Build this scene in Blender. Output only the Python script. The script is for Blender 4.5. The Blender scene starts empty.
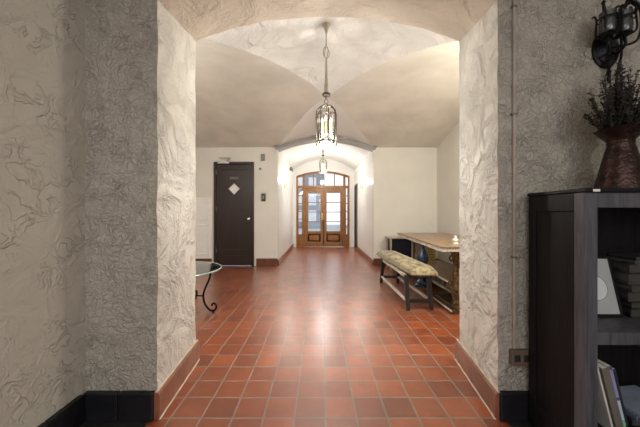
import bpy, bmesh, math, random
from mathutils import Vector, Matrix, noise
random.seed(7)
PI = math.pi
C = bpy.context.scene.collection
CAMH = 1.15
F = 278.0

# ------------------------------------------------------------------ helpers
def new_obj(name, me, mat=None, parent=None):
    o = bpy.data.objects.new(name, me); C.objects.link(o)
    if mat is not None: me.materials.append(mat)
    if parent is not None: o.parent = parent
    return o

def obj(name, bm, mat, parent=None, smooth=False, weld=False):
    if weld: bmesh.ops.remove_doubles(bm, verts=bm.verts, dist=1e-5)
    bmesh.ops.recalc_face_normals(bm, faces=bm.faces)
    me = bpy.data.meshes.new(name); bm.to_mesh(me); bm.free()
    if smooth:
        me.polygons.foreach_set('use_smooth', [True]*len(me.polygons))
        try: me.set_sharp_from_angle(angle=math.radians(40))
        except Exception: pass
    if parent is not None:
        # geometry is written in world space: bring it into the parent's space
        me.transform(parent_world(parent).inverted())
    return new_obj(name, me, mat, parent)

def parent_world(p):
    m = Matrix.LocRotScale(p.location, p.rotation_euler, p.scale)
    return parent_world(p.parent) @ m if p.parent else m

def thing(name, label, cat, loc=(0, 0, 0), group=None, rotz=0):
    o = bpy.data.objects.new(name, None); C.objects.link(o)
    o.location = loc; o.rotation_euler = (0, 0, rotz); o.empty_display_size = .1
    o['label'] = label; o['category'] = cat
    if group: o['group'] = group
    return o

def tag(o, label, cat, group=None, kind=None):
    o['label'] = label; o['category'] = cat
    if group: o['group'] = group
    if kind: o['kind'] = kind
    return o

def struct(o, label, cat):
    return tag(o, label, cat, None, 'structure')

def dup(root, loc, label, group=None, rotz=None):
    r = root.copy(); C.objects.link(r); r.location = loc; r['label'] = label
    if rotz is not None: r.rotation_euler = (0, 0, rotz)
    if group: r['group'] = group
    for ch in list(root.children):
        c = ch.copy(); C.objects.link(c); c.parent = r
        for g in list(ch.children):
            d = g.copy(); C.objects.link(d); d.parent = c
    return r

def BM(): return bmesh.new()

def box(bm, x0, x1, y0, y1, z0, z1, bev=0.0, M=None, seg=2):
    g = bmesh.ops.create_cube(bm, size=1.0)
    vs = g['verts']
    bmesh.ops.transform(bm, verts=vs, matrix=Matrix.Translation(((x0+x1)/2, (y0+y1)/2, (z0+z1)/2)) @
                        Matrix.Diagonal((abs(x1-x0), abs(y1-y0), abs(z1-z0), 1)))
    if bev > 0:
        es = list({e for v in vs for e in v.link_edges})
        r = bmesh.ops.bevel(bm, geom=es, offset=bev, segments=seg, affect='EDGES', profile=.5)
        vs = list({v for f in r['faces'] for v in f.verts} | {v for v in vs if v.is_valid})
    if M is not None: bmesh.ops.transform(bm, verts=[v for v in vs if v.is_valid], matrix=M)
    return vs

def lathe(bm, prof, cx=0, cy=0, cz=0, n=28, sx=1, sy=1, M=None, fn=None):
    rings = []
    for r, z in prof:
        ring = []
        for i in range(n):
            a = 2*PI*i/n
            rr = r*(fn(a, z) if fn else 1)
            p = Vector((rr*math.cos(a)*sx, rr*math.sin(a)*sy, z))
            if M is not None: p = M @ p
            ring.append(bm.verts.new((p.x+cx, p.y+cy, p.z+cz)))
        rings.append(ring)
    for a, b in zip(rings, rings[1:]):
        for i in range(n):
            bm.faces.new((a[i], a[(i+1) % n], b[(i+1) % n], b[i]))
    if prof[0][0] > 1e-4: bm.faces.new(rings[0][::-1])
    if prof[-1][0] > 1e-4: bm.faces.new(rings[-1])

def tube(bm, pts, r, n=8, closed=False):
    pts = [Vector(p) for p in pts]
    rs = r if isinstance(r, (list, tuple)) else [r]*len(pts)
    rings = []; up = None
    N = len(pts)
    for i, p in enumerate(pts):
        if closed: t = pts[(i+1) % N]-pts[i-1]
        else: t = pts[min(i+1, N-1)]-pts[max(i-1, 0)]
        if t.length < 1e-9: t = Vector((0, 0, 1))
        t.normalize()
        if up is None:
            up = Vector((0, 0, 1)) if abs(t.z) < .9 else Vector((1, 0, 0))
        a = up - t*up.dot(t)
        if a.length < 1e-6: a = t.orthogonal()
        a.normalize(); b = t.cross(a); up = a
        rings.append([bm.verts.new(p+(a*math.cos(2*PI*k/n)+b*math.sin(2*PI*k/n))*rs[i]) for k in range(n)])
    m = N if closed else N-1
    for i in range(m):
        A, B = rings[i], rings[(i+1) % N]
        for k in range(n): bm.faces.new((A[k], A[(k+1) % n], B[(k+1) % n], B[k]))
    if not closed:
        bm.faces.new(rings[0][::-1]); bm.faces.new(rings[-1])

def smooth_path(pts, k=6):
    P = [Vector(p) for p in pts]; out = []
    for i in range(len(P)-1):
        p0 = P[max(i-1, 0)]; p1 = P[i]; p2 = P[i+1]; p3 = P[min(i+2, len(P)-1)]
        for j in range(k):
            t = j/k
            out.append(.5*((2*p1)+(-p0+p2)*t+(2*p0-5*p1+4*p2-p3)*t*t+(-p0+3*p1-3*p2+p3)*t**3))
    out.append(P[-1]); return out

def grid_faces(bm, rows):
    for a, b in zip(rows, rows[1:]):
        for i in range(len(a)-1):
            bm.faces.new((a[i], a[i+1], b[i+1], b[i]))

# ------------------------------------------------------------------ materials
MATS = {}
class NT:
    def __init__(s, name):
        s.m = bpy.data.materials.new(name); s.m.use_nodes = True
        s.t = s.m.node_tree; s.t.nodes.clear()
        s.out = s.t.nodes.new('ShaderNodeOutputMaterial')
        s.geo = s.t.nodes.new('ShaderNodeTexCoord')
    def n(s, typ, **kw):
        x = s.t.nodes.new(typ)
        for k, v in kw.items():
            if k.startswith('i_'): x.inputs[k[2:].replace('_', ' ')].default_value = v
            else: setattr(x, k, v)
        return x
    def l(s, a, b): s.t.links.new(a, b)
    def ramp(s, fac, stops):
        r = s.n('ShaderNodeValToRGB'); e = r.color_ramp.elements
        while len(e) < len(stops): e.new(.5)
        for i, (p, c) in enumerate(stops):
            e[i].position = p; e[i].color = c if len(c) == 4 else (*c, 1)
        s.l(fac, r.inputs[0]); return r.outputs[0]
    def math(s, op, a, b=None, c=None):
        x = s.n('ShaderNodeMath', operation=op)
        for i, v in enumerate((a, b, c)):
            if v is None: continue
            if isinstance(v, (int, float)): x.inputs[i].default_value = v
            else: s.l(v, x.inputs[i])
        return x.outputs[0]
    def mix(s, fac, a, b, mode='MIX'):
        x = s.n('ShaderNodeMix', data_type='RGBA', blend_type=mode)
        for i, v in ((0, fac), (6, a), (7, b)):
            if isinstance(v, (int, float)): x.inputs[i].default_value = v
            elif isinstance(v, tuple): x.inputs[i].default_value = (*v[:3], 1)
            else: s.l(v, x.inputs[i])
        return x.outputs[2]

def simple(name, col, rough=.5, metal=0, var=.12, scale=12, bump=.0, bscale=40, spec=.5, emis=None, estr=0, coat=0):
    k = NT(name)
    p = k.n('ShaderNodeBsdfPrincipled')
    nz = k.n('ShaderNodeTexNoise', i_Scale=scale, i_Detail=5.0)
    k.l(k.geo.outputs['Object'], nz.inputs['Vector'])
    dark = tuple(c*(1-var*2) for c in col); lite = tuple(min(1, c*(1+var)) for c in col)
    k.l(k.ramp(nz.outputs[0], [(.3, dark), (.7, lite)]), p.inputs['Base Color'])
    p.inputs['Roughness'].default_value = rough; p.inputs['Metallic'].default_value = metal
    p.inputs['Specular IOR Level'].default_value = spec
    p.inputs['Coat Weight'].default_value = coat
    if emis:
        p.inputs['Emission Color'].default_value = (*emis, 1); p.inputs['Emission Strength'].default_value = estr
    if bump:
        n2 = k.n('ShaderNodeTexNoise', i_Scale=bscale, i_Detail=6.0)
        k.l(k.geo.outputs['Object'], n2.inputs['Vector'])
        b = k.n('ShaderNodeBump', i_Strength=bump, i_Distance=.01)
        k.l(n2.outputs[0], b.inputs['Height']); k.l(b.outputs[0], p.inputs['Normal'])
    k.l(p.outputs[0], k.out.inputs[0]); MATS[name] = k.m
    return k.m

def plaster(name, col, worm=.5, wscale=9, trowel=.5, tscale=3, rough=.6, dist=.012, stain=.08, crack=0., spec=.4):
    """hand trowelled plaster: worm-like ridges plus broad trowel strokes"""
    k = NT(name); p = k.n('ShaderNodeBsdfPrincipled')
    co = k.geo.outputs['Object']
    # warp
    w = k.n('ShaderNodeTexNoise', i_Scale=wscale*.55, i_Detail=3.0); k.l(co, w.inputs['Vector'])
    wv = k.n('ShaderNodeVectorMath', operation='MULTIPLY_ADD')
    k.l(w.outputs['Color'], wv.inputs[0]); wv.inputs[1].default_value = (2.2/wscale,)*3; k.l(co, wv.inputs[2])
    a = k.n('ShaderNodeTexNoise', i_Scale=wscale, i_Detail=2.0, i_Distortion=.8); k.l(wv.outputs[0], a.inputs['Vector'])
    # |n-.5| small -> thin ridges
    ab = k.math('ABSOLUTE', k.math('SUBTRACT', a.outputs[0], .5))
    mr = k.n('ShaderNodeMapRange', interpolation_type='SMOOTHSTEP')
    k.l(ab, mr.inputs[0]); mr.inputs[1].default_value = 0; mr.inputs[2].default_value = .06
    mr.inputs[3].default_value = 1; mr.inputs[4].default_value = 0
    # patchiness so that the ridges break up
    pt = k.n('ShaderNodeTexNoise', i_Scale=wscale*.4, i_Detail=3.0); k.l(co, pt.inputs['Vector'])
    pm = k.n('ShaderNodeMapRange'); k.l(pt.outputs[0], pm.inputs[0])
    pm.inputs[1].default_value = .42; pm.inputs[2].default_value = .6
    ridge = k.math('MULTIPLY', mr.outputs[0], pm.outputs[0])
    t = k.n('ShaderNodeTexNoise', i_Scale=tscale, i_Detail=7.0, i_Roughness=.6, i_Distortion=1.6); k.l(co, t.inputs['Vector'])
    tm = k.n('ShaderNodeMapRange', interpolation_type='SMOOTHSTEP'); k.l(t.outputs[0], tm.inputs[0])
    tm.inputs[1].default_value = .35; tm.inputs[2].default_value = .62
    f = k.n('ShaderNodeTexNoise', i_Scale=140.0, i_Detail=4.0); k.l(co, f.inputs['Vector'])
    h = k.math('MULTIPLY', ridge, worm)
    h = k.math('MULTIPLY_ADD', tm.outputs[0], trowel, h)
    h = k.math('MULTIPLY_ADD', f.outputs[0], .06, h)
    if crack:
        v = k.n('ShaderNodeTexVoronoi', feature='DISTANCE_TO_EDGE', i_Scale=wscale*1.25); k.l(wv.outputs[0], v.inputs['Vector'])
        cm = k.n('ShaderNodeMapRange'); k.l(v.outputs['Distance'], cm.inputs[0])
        cm.inputs[1].default_value = 0; cm.inputs[2].default_value = .16
        cm.inputs[3].default_value = 0; cm.inputs[4].default_value = 1
        h = k.math('MULTIPLY_ADD', cm.outputs[0], crack, h)
    b = k.n('ShaderNodeBump', i_Strength=1.0, i_Distance=dist)
    k.l(h, b.inputs['Height']); k.l(b.outputs[0], p.inputs['Normal'])
    s = k.n('ShaderNodeTexNoise', i_Scale=2.2, i_Detail=6.0); k.l(co, s.inputs['Vector'])
    d = tuple(c*(1-stain*2) for c in col)
    k.l(k.ramp(s.outputs[0], [(.35, d), (.65, col)]), p.inputs['Base Color'])
    p.inputs['Roughness'].default_value = rough; p.inputs['Specular IOR Level'].default_value = spec
    k.l(p.outputs[0], k.out.inputs[0]); return k.m

def tilefloor(name, pitch, ox, oy, c1, c2, mortar, rough=.3):
    k = NT(name); p = k.n('ShaderNodeBsdfPrincipled')
    mp = k.n('ShaderNodeMapping'); k.l(k.geo.outputs['Object'], mp.inputs[0])
    mp.inputs['Location'].default_value = (-ox+pitch*40, -oy+pitch*40, 0)
    wn = k.n('ShaderNodeTexNoise', i_Scale=3.0, i_Detail=2.0); k.l(k.geo.outputs['Object'], wn.inputs['Vector'])
    wa = k.n('ShaderNodeVectorMath', operation='MULTIPLY_ADD')
    k.l(wn.outputs['Color'], wa.inputs[0]); wa.inputs[1].default_value = (.012, .012, 0); k.l(mp.outputs[0], wa.inputs[2])
    br = k.n('ShaderNodeTexBrick', offset=0.0, squash=1.0)
    k.l(wa.outputs[0], br.inputs['Vector'])
    br.inputs['Scale'].default_value = 1; br.inputs['Brick Width'].default_value = pitch
    br.inputs['Row Height'].default_value = pitch; br.inputs['Mortar Size'].default_value = .0065
    br.inputs['Mortar Smooth'].default_value = .35; br.inputs['Bias'].default_value = 0
    br.inputs['Color1'].default_value = (*c1, 1); br.inputs['Color2'].default_value = (*c2, 1)
    br.inputs['Mortar'].default_value = (*mortar, 1)
    n1 = k.n('ShaderNodeTexNoise', i_Scale=9.0, i_Detail=6.0); k.l(k.geo.outputs['Object'], n1.inputs['Vector'])
    colr = k.mix(.5, br.outputs['Color'], k.ramp(n1.outputs[0], [(.3, (.45, .42, .42)), (.7, (1, 1, 1))]), 'MULTIPLY')
    k.l(colr, p.inputs['Base Color'])
    n2 = k.n('ShaderNodeTexNoise', i_Scale=16.0, i_Detail=5.0); k.l(k.geo.outputs['Object'], n2.inputs['Vector'])
    rr = k.math('MULTIPLY_ADD', n2.outputs[0], .22, rough-.11)
    rr = k.math('MULTIPLY_ADD', br.outputs['Fac'], .35, rr)
    k.l(rr, p.inputs['Roughness'])
    p.inputs['Specular IOR Level'].default_value = .6
    p.inputs['Coat Weight'].default_value = 1; p.inputs['Coat IOR'].default_value = 1.75; p.inputs['Coat Roughness'].default_value = .29
    n3 = k.n('ShaderNodeTexNoise', i_Scale=7.0, i_Detail=3.0); k.l(k.geo.outputs['Object'], n3.inputs['Vector'])
    h = k.math('MULTIPLY_ADD', br.outputs['Fac'], -.6, k.math('MULTIPLY', n3.outputs[0], .8))
    b = k.n('ShaderNodeBump', i_Strength=.7, i_Distance=.006); k.l(h, b.inputs['Height']); k.l(b.outputs[0], p.inputs['Normal'])
    k.l(p.outputs[0], k.out.inputs[0]); return k.m

def wood(name, c1, c2, rough=.4, axis='X', scale=6, coat=0, worn=None, spec=.5):
    k = NT(name); p = k.n('ShaderNodeBsdfPrincipled')
    mp = k.n('ShaderNodeMapping'); k.l(k.geo.outputs['Object'], mp.inputs[0])
    st = {'X': (1, 12, 12), 'Y': (12, 1, 12), 'Z': (12, 12, 1)}[axis]
    mp.inputs['Scale'].default_value = st
    nz = k.n('ShaderNodeTexNoise', i_Scale=scale, i_Detail=8.0, i_Distortion=.6); k.l(mp.outputs[0], nz.inputs['Vector'])
    stops = [(.3, c1), (.62, c2)]
    if worn: stops.append((.72, worn))
    k.l(k.ramp(nz.outputs[0], stops), p.inputs['Base Color'])
    b = k.n('ShaderNodeBump', i_Strength=.3, i_Distance=.003); k.l(nz.outputs[0], b.inputs['Height']); k.l(b.outputs[0], p.inputs['Normal'])
    p.inputs['Roughness'].default_value = rough; p.inputs['Coat Weight'].default_value = coat; p.inputs['Specular IOR Level'].default_value = spec
    k.l(p.outputs[0], k.out.inputs[0]); return k.m

def glassmat(name, tint=(.95, .97, .96), gl=.12, rough=.03):
    k = NT(name)
    t = k.n('ShaderNodeBsdfTransparent'); t.inputs[0].default_value = (*tint, 1)
    g = k.n('ShaderNodeBsdfGlossy'); g.inputs['Roughness'].default_value = rough
    fr = k.n('ShaderNodeFresnel'); fr.inputs[0].default_value = 1.5
    m = k.n('ShaderNodeMixShader'); k.l(k.math('ADD', fr.outputs[0], gl), m.inputs[0])
    k.l(t.outputs[0], m.inputs[1]); k.l(g.outputs[0], m.inputs[2]); k.l(m.outputs[0], k.out.inputs[0]); return k.m

def emit(name, col, s):
    k = NT(name); e = k.n('ShaderNodeEmission'); e.inputs[0].default_value = (*col, 1); e.inputs[1].default_value = s
    k.l(e.outputs[0], k.out.inputs[0]); return k.m

PAINT = (.74, .70, .62)
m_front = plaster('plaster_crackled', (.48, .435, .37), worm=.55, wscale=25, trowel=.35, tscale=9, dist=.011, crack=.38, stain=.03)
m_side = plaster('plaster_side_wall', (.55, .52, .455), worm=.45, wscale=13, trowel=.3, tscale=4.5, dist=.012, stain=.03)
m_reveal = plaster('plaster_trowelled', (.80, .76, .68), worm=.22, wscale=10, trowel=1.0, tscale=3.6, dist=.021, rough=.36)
m_soffit = plaster('plaster_shaded_soffit', (.64, .545, .44), worm=.35, wscale=9, trowel=.9, tscale=4, dist=.014, rough=.5)  # tan tone puts the underside's bounce-lit shade into the colour
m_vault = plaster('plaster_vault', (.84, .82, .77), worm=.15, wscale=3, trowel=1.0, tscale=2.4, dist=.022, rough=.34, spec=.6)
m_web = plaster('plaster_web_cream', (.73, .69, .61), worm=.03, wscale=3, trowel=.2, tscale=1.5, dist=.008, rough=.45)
m_hall = plaster('plaster_smooth_hall', (.76, .735, .68), worm=.03, wscale=3, trowel=.12, tscale=2, dist=.006, rough=.5, stain=.03)
m_corr = plaster('plaster_smooth_white', (.80, .785, .75), worm=.03, wscale=3, trowel=.12, tscale=2, dist=.006, rough=.4, stain=.02)
m_rib = plaster('plaster_grey_band', (.33, .32, .30), worm=.1, wscale=4, trowel=.3, tscale=4, dist=.006)
PITCH = .1743
m_floor = tilefloor('terracotta_tile', PITCH, .0367, 1.569, (.42, .090, .018), (.23, .043, .011), (.30, .235, .18), rough=.40)
m_floor_dark = tilefloor('black_floor_tile', PITCH, -.93, 1.569, (.012, .011, .014), (.018, .016, .02), (.03, .025, .025), rough=.5)
m_base = simple('terracotta_base', (.26, .095, .05), .3, var=.2, scale=8, bump=.2, bscale=20)
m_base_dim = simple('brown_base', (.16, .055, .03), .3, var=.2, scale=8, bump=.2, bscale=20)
m_base_black = simple('black_glazed_base', (.012, .011, .014), .4, var=.2, bump=.2, bscale=20, spec=.35)
m_caulk = simple('pale_caulk', (.62, .50, .38), .6, bump=.3)
m_grout = simple('dark_grout', (.06, .05, .045), .8)
m_whitegloss = simple('white_gloss_paint', (.90, .90, .88), .25, var=.02)
m_darkdoor = wood('dark_brown_paint', (.020, .010, .010), (.032, .017, .015), .35, 'Z', 3)
m_honey = wood('honey_oak', (.13, .048, .010), (.32, .135, .032), .35, 'Z', 4)
m_cab = wood('espresso_wood', (.003, .0025, .003), (.009, .007, .008), .5, 'Z', 4, spec=.22)
m_cab_edge = wood('worn_grey_black_wood', (.04, .038, .045), (.085, .082, .095), .45, 'Z', 5)
m_iron = simple('black_iron', (.012, .011, .011), .42, .6, bump=.3)
m_ironbrown = simple('aged_bronze', (.06, .047, .034), .42, .6, bump=.2)
m_litbronze = simple('lit_bronze', (.42, .37, .29), .45, .3, bump=.2)  # stem and canopy bronze lightened, light falling on them put into the colour
m_brass = simple('brass', (.55, .36, .13), .3, 1)
m_chrome = simple('brushed_chrome', (.6, .6, .6), .25, 1)
m_glass = glassmat('clear_glass')
m_tableglass = glassmat('table_glass', (.80, .90, .86), .25, .06)
m_glassedge = simple('green_glass_edge', (.35, .50, .44), .1, var=.05, spec=.8)
m_copper = simple('hammered_copper', (.055, .030, .025), .30, .75, var=.3, scale=25, bump=.5, bscale=55)
m_foliage = simple('dried_foliage', (.030, .028, .024), .8, var=.3)
m_stem = simple('dry_stem', (.05, .035, .025), .8)
m_legdark = wood('dark_stained_wood', (.007, .006, .005), (.020, .016, .013), .4, 'Z', 5)
m_raildist = wood('distressed_pale_wood', (.34, .28, .21), (.78, .74, .66), .5, 'Y', 5)
m_white = simple('white_paint', (.78, .77, .73), .4, var=.04)
m_offwhite_box = simple('beige_paint', (.55, .48, .38), .5, var=.06)
m_navy = simple('navy_black_panel', (.012, .014, .03), .4)
m_candle = simple('ivory_candle', (.50, .40, .20), .5, emis=(1, .78, .40), estr=.08)
m_bulb = emit('lit_bulb', (1, .90, .75), 2)
m_bulbdim = emit('lit_bulb_soft', (1, .90, .74), 7)
m_pane = glassmat('door_pane', (.94, .96, .97), .03, .05)
m_plate = simple('grey_metal_plate', (.22, .21, .20), .4, .6)
m_blackplastic = simple('dark_plastic', (.03, .025, .022), .45)

# ------------------------------------------------------------------ setting
bm = BM(); box(bm, -3.3, 3.0, -3.2, 9.9, -.12, 0)
floor = struct(obj('floor', bm, m_floor), 'square terracotta tile floor with pale grout lines running to the entrance doors', 'floor')
bm = BM()
box(bm, -1.32, -.945, -3.0, 1.57, 0, .003); box(bm, 1.03, 2.15, -3.0, 1.57, 0, .003)
struct(obj('trim_1', bm, m_floor_dark), 'black tile border on the floor in front of the arch piers', 'floor border')

bm = BM(); box(bm, -1.50, -1.32, -3.0, 1.60, 0, 3.2)
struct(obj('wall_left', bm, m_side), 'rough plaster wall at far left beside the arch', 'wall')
bm = BM(); box(bm, 2.15, 2.3, -3.0, 1.60, 0, 3.2)
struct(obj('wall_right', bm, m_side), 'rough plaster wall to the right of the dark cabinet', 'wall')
bm = BM(); box(bm, -1.5, 2.3, -3.0, 1.58, 3.2, 3.3)
struct(obj('ceiling_front', bm, m_side), 'plaster ceiling of the near room', 'ceiling')

# thick arched wall --------------------------------------------------------
Df, Db = 1.563, 2.167
def opening(t):
    """opening outline at depth fraction t: left jamb up, arch, right jamb down"""
    xl = -.911+(-.966+.911)*t; xr = .995+(1.083-.995)*t
    zs = 2.35+(2.487-2.35)*t; zc = zs+.19
    pts = []; nj = 46
    for i in range(nj): pts.append((xl, zs*i/nj))
    na = 56; c = (xl+xr)/2; w = (xr-xl)/2
    for i in range(na+1):
        u = -1+2*i/na
        pts.append((c+u*w, zs+(zc-zs)*(1-abs(u)**2.3)))
    for i in range(nj): pts.append((xr, zs*(1-(i+1)/nj)))
    return pts, nj, na
def jit(p, a=.006, s=7.):
    v = Vector(p)
    return v + Vector((noise.noise(v*s), noise.noise(v*s+Vector((9, 3, 1))), noise.noise(v*s+Vector((2, 8, 5)))))*a \
             + Vector((noise.noise(v*31), 0, noise.noise(v*31+Vector((5, 5, 5)))))*a*.35
bm = BM(); rows = []
ND = 16
for j in range(ND+1):
    t = j/ND; P, nj, na = opening(t); row = []
    edge = min(t, 1-t)*ND
    rnd = .004 if edge < .5 else 0      # rounded arrises
    Pm = []
    for i, (x, z) in enumerate(P):
        cxm = .06
        p = jit((x+(-rnd if x < cxm else rnd)*(1 if i < nj or i > nj+na else 0), Df+(Db-Df)*t, z+(rnd if nj <= i <= nj+na else 0)))
        if z < .001: p.z = 0
        row.append(bm.verts.new(p))
    rows.append(row)
grid_faces(bm, rows)
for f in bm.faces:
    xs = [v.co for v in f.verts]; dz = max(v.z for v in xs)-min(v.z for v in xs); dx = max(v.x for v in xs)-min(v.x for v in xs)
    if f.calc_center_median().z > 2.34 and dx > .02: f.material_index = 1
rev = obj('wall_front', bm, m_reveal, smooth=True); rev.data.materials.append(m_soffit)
struct(rev, 'cream plaster jambs and soffit of the wide arched opening', 'archway')
def face_sheet(name, yy, t, lab, mat, xo0, xo1, ztop):
    bm = BM(); P, nj, na = opening(t)
    n = len(P); inner = []; outer = []
    for i, (x, z) in enumerate(P):
        rnd = .004
        p = jit((x+(-rnd if x < .06 else rnd)*(1 if i < nj or i > nj+na else 0), Df+(Db-Df)*t, z+(rnd if nj <= i <= nj+na else 0)))
        if z < .001: p.z = 0
        inner.append(p); 
        if i < nj: outer.append(Vector((xo0, yy, z)))
        elif i > nj+na: outer.append(Vector((xo1, yy, z)))
        else: outer.append(Vector((xo0+(xo1-xo0)*(i-nj)/na, yy, ztop)))
    K = 10; rws = []
    for q in range(K+1):
        s = q/K; r = []
        for i in range(n):
            p = inner[i].lerp(outer[i], s)
            if q > 0: p.y = yy
            r.append(bm.verts.new(p))
        rws.append(r)
    grid_faces(bm, rws)
    # corner fans
    for i0, (xo, i) in ((nj-1, (xo0, nj)), (nj+na, (xo1, nj+na))):
        pass
    return struct(obj(name, bm, mat, smooth=False), lab, 'wall')
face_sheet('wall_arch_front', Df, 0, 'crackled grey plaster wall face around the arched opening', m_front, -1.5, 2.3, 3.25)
face_sheet('wall_arch_back', Db, 1, 'hall side face of the arched plaster wall', m_hall, -3.05, 2.7, 3.3)

# baseboards on the pier jambs
def xl(t): return -.911+(-.966+.911)*t
def xr(t): return .995+(1.083-.995)*t
def jamb_base(name, side, lab):
    """tile skirting along a jamb: bodies split by joints, rounded cap, pale caulk at the floor"""
    root = thing(name, lab, 'baseboard', (side(.5), (Df+Db)/2, 0)); root['kind'] = 'structure'
    sg = 1 if side is xl else -1
    A = Vector((side(0)-sg*.012, Df-.016, 0)); B = Vector((side(1)-sg*.012, Db+.02, 0))
    th = .028; d = (B-A); L = d.length; d.normalize(); nrm = Vector((d.y, -d.x, 0))*sg
    bm = BM(); joints = [0, .17, .34, .51, L] if True else []
    for a, b in zip(joints, joints[1:]):
        prof = [(-.03, 0), (th, 0), (th, .128), (th*.9, .140), (th*.6, .149), (th*.1, .153), (-.03, .153)]
        va = [bm.verts.new(A+d*(a+.0015)+nrm*u+Vector((0, 0, z))) for u, z in prof]
        vb = [bm.verts.new(A+d*(b-.0015)+nrm*u+Vector((0, 0, z))) for u, z in prof]
        n = len(prof)
        for i in range(n): bm.faces.new((va[i], va[(i+1) % n], vb[(i+1) % n], vb[i]))
        bm.faces.new(va[::-1]); bm.faces.new(vb)
    obj('tile', bm, m_base, root)
    bm = BM()
    tube(bm, smooth_path([A+d*(L*i/8)+nrm*(th+.001)+Vector((0, 0, .002+.002*(i % 2))) for i in range(9)], 3), .006, 6)
    tube(bm, [A+d*(L*i/8)+nrm*(.012)+Vector((0, 0, .156)) for i in range(9)], .0075, 6)
    obj('caulk', bm, m_caulk, root)
jamb_base('baseboard_pier_left', xl, 'terracotta tile skirting on the left arch jamb')
jamb_base('baseboard_pier_right', xr, 'terracotta tile skirting on the right arch jamb')
bm = BM()
for a, b in ((-1.31, -1.12), (-1.117, -.925)): box(bm, a, b, Df-.03, Df+.01, 0, .155, .006)
for i in range(14):
    y1 = 1.53-i*.2; box(bm, -1.33, -1.295, y1-.198, y1, 0, .155, .006)
struct(obj('baseboard_left', bm, m_base_black), 'black glazed tile skirting along the left plaster walls', 'baseboard')
bm = BM()
for a, b in ((1.0, 1.2), (1.203, 1.5), (1.503, 2.15)): box(bm, a, b, Df-.03, Df+.01, 0, .155, .006)
struct(obj('baseboard_right', bm, m_base_black), 'black glazed tile skirting under the outlet and behind the cabinet', 'baseboard')

# hall walls -----------------------------------------------------------------
W = 6.1
DX0, DX1, DZ = -2.325, -1.445, 2.28        # door opening of the dark door
bm = BM()
box(bm, -3.0, DX0, W, W+.2, 0, 3.2); box(bm, DX1, -.93, W, W+.2, 0, 3.2); box(bm, DX0, DX1, W, W+.2, DZ, 3.2)
struct(obj('wall_far_left', bm, m_hall), 'cream wall of the hall around the dark door', 'wall')
bm = BM(); box(bm, 1.18, 2.75, W, W+.2, 0, 3.2)
struct(obj('wall_far_right', bm, m_hall), 'cream wall of the hall behind the bench and side cabinet', 'wall')
bm = BM(); box(bm, 2.57, 2.75, Db, W, 0, 3.2)
struct(obj('wall_hall_right', bm, m_hall), 'cream side wall beyond the long table', 'wall')
bm = BM(); box(bm, -3.15, -3.0, Db, W+.2, 0, 3.2)
struct(obj('wall_hall_left', bm, m_hall), 'left side wall of the hall', 'wall')
E = 9.54
bm = BM(); box(bm, -1.10, -.93, W+.2, E, 0, 3.2)
struct(obj('wall_corridor_left', bm, m_corr), 'white left wall of the entrance corridor', 'wall')
# corridor right wall with a dark door opening
bm = BM(); box(bm, 1.18, 1.35, W+.2, 8.75, 0, 3.2); box(bm, 1.18, 1.35, 9.45, E, 0, 3.2); box(bm, 1.18, 1.35, 8.75, 9.45, 2.1, 3.2)
struct(obj('wall_corridor_right', bm, m_corr), 'white right wall of the entrance corridor', 'wall')

# arch into the corridor + grey band
def arch_pts(x0, x1, zs, zc, n=32, e=2.0):
    c = (x0+x1)/2; w = (x1-x0)/2
    return [(c+w*(-1+2*i/n), zs+(zc-zs)*(1-abs(-1+2*i/n)**e)) for i in range(n+1)]
def arch_band(bm, P, Q, y0, y1):
    """solid between lower curve P and upper curve Q"""
    rw = []
    for (a, b), (c, d) in zip(P, Q):
        rw.append([bm.verts.new((a, y0, b)), bm.verts.new((c, y0, d)), bm.verts.new((c, y1, d)), bm.verts.new((a, y1, b))])
    for r, s in zip(rw, rw[1:]):
        for i in range(4): bm.faces.new((r[i], r[(i+1) % 4], s[(i+1) % 4], s[i]))
    bm.faces.new(rw[0][::-1]); bm.faces.new(rw[-1])
A0 = arch_pts(-.93, 1.18, 2.55, 2.80)
bm = BM(); arch_band(bm, A0, [(x, 3.2) for x, z in A0], W, W+.2)
struct(obj('wall_corridor_arch', bm, m_hall), 'plaster head over the arch into the corridor', 'wall')
bm = BM()
arch_band(bm, arch_pts(-.95, 1.20, 2.535, 2.765), arch_pts(-.98, 1.23, 2.585, 2.85), W-.06, W+.22)
arch_band(bm, arch_pts(-.98, 1.23, 2.585, 2.85), arch_pts(-1.0, 1.25, 2.605, 2.88), W-.09, W+.03)
struct(obj('trim_2', bm, m_rib, smooth=True), 'grey arched band at the mouth of the corridor', 'arch moulding')

# groin vault
VC = 4.45
def vault(x, y):
    t = max(0, min(1, (6.1-y)/3.9)); hw = 1.055+.03*t+max(0, 4.6*(t-.38)*(1-t)); v = abs(x-.115)/hw
    yc = VC-.60*min(abs(x-.115), 1.75)
    w = (y-yc)/(6.1-yc) if y > yc else (yc-y)/(yc-2.15)
    zx = .40*(1-abs(w)**1.75) if w < 1 else 0
    u = (y-VC)/1.65
    r = .40 if u < 0 else .40-.15*u*u
    zy = r*(1-v**1.75) if v < 1 else 0
    return 2.6-.08*max(0, min(1, (3.2-y)))+max(zx, zy)+noise.noise(Vector((x*2, y*2, 0)))*.006, zx > zy
bm = BM(); rows = []
nx, ny = 300, 210
for j in range(ny+1):
    y = 2.0+(6.12-2.0)*j/ny
    rows.append([bm.verts.new((-3.05+5.7*i/nx, y, vault(-3.05+5.7*i/nx, y)[0])) for i in range(nx+1)])
grid_faces(bm, rows)
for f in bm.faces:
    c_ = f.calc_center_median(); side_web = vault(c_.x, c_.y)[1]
    f.material_index = 1 if side_web else (2 if c_.y > VC else 0)  # far web takes the whiter plaster, its brighter light put into the colour
ceil_ = obj('ceiling', bm, m_vault, smooth=True); ceil_.data.materials.append(m_web); ceil_.data.materials.append(m_corr)
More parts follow.
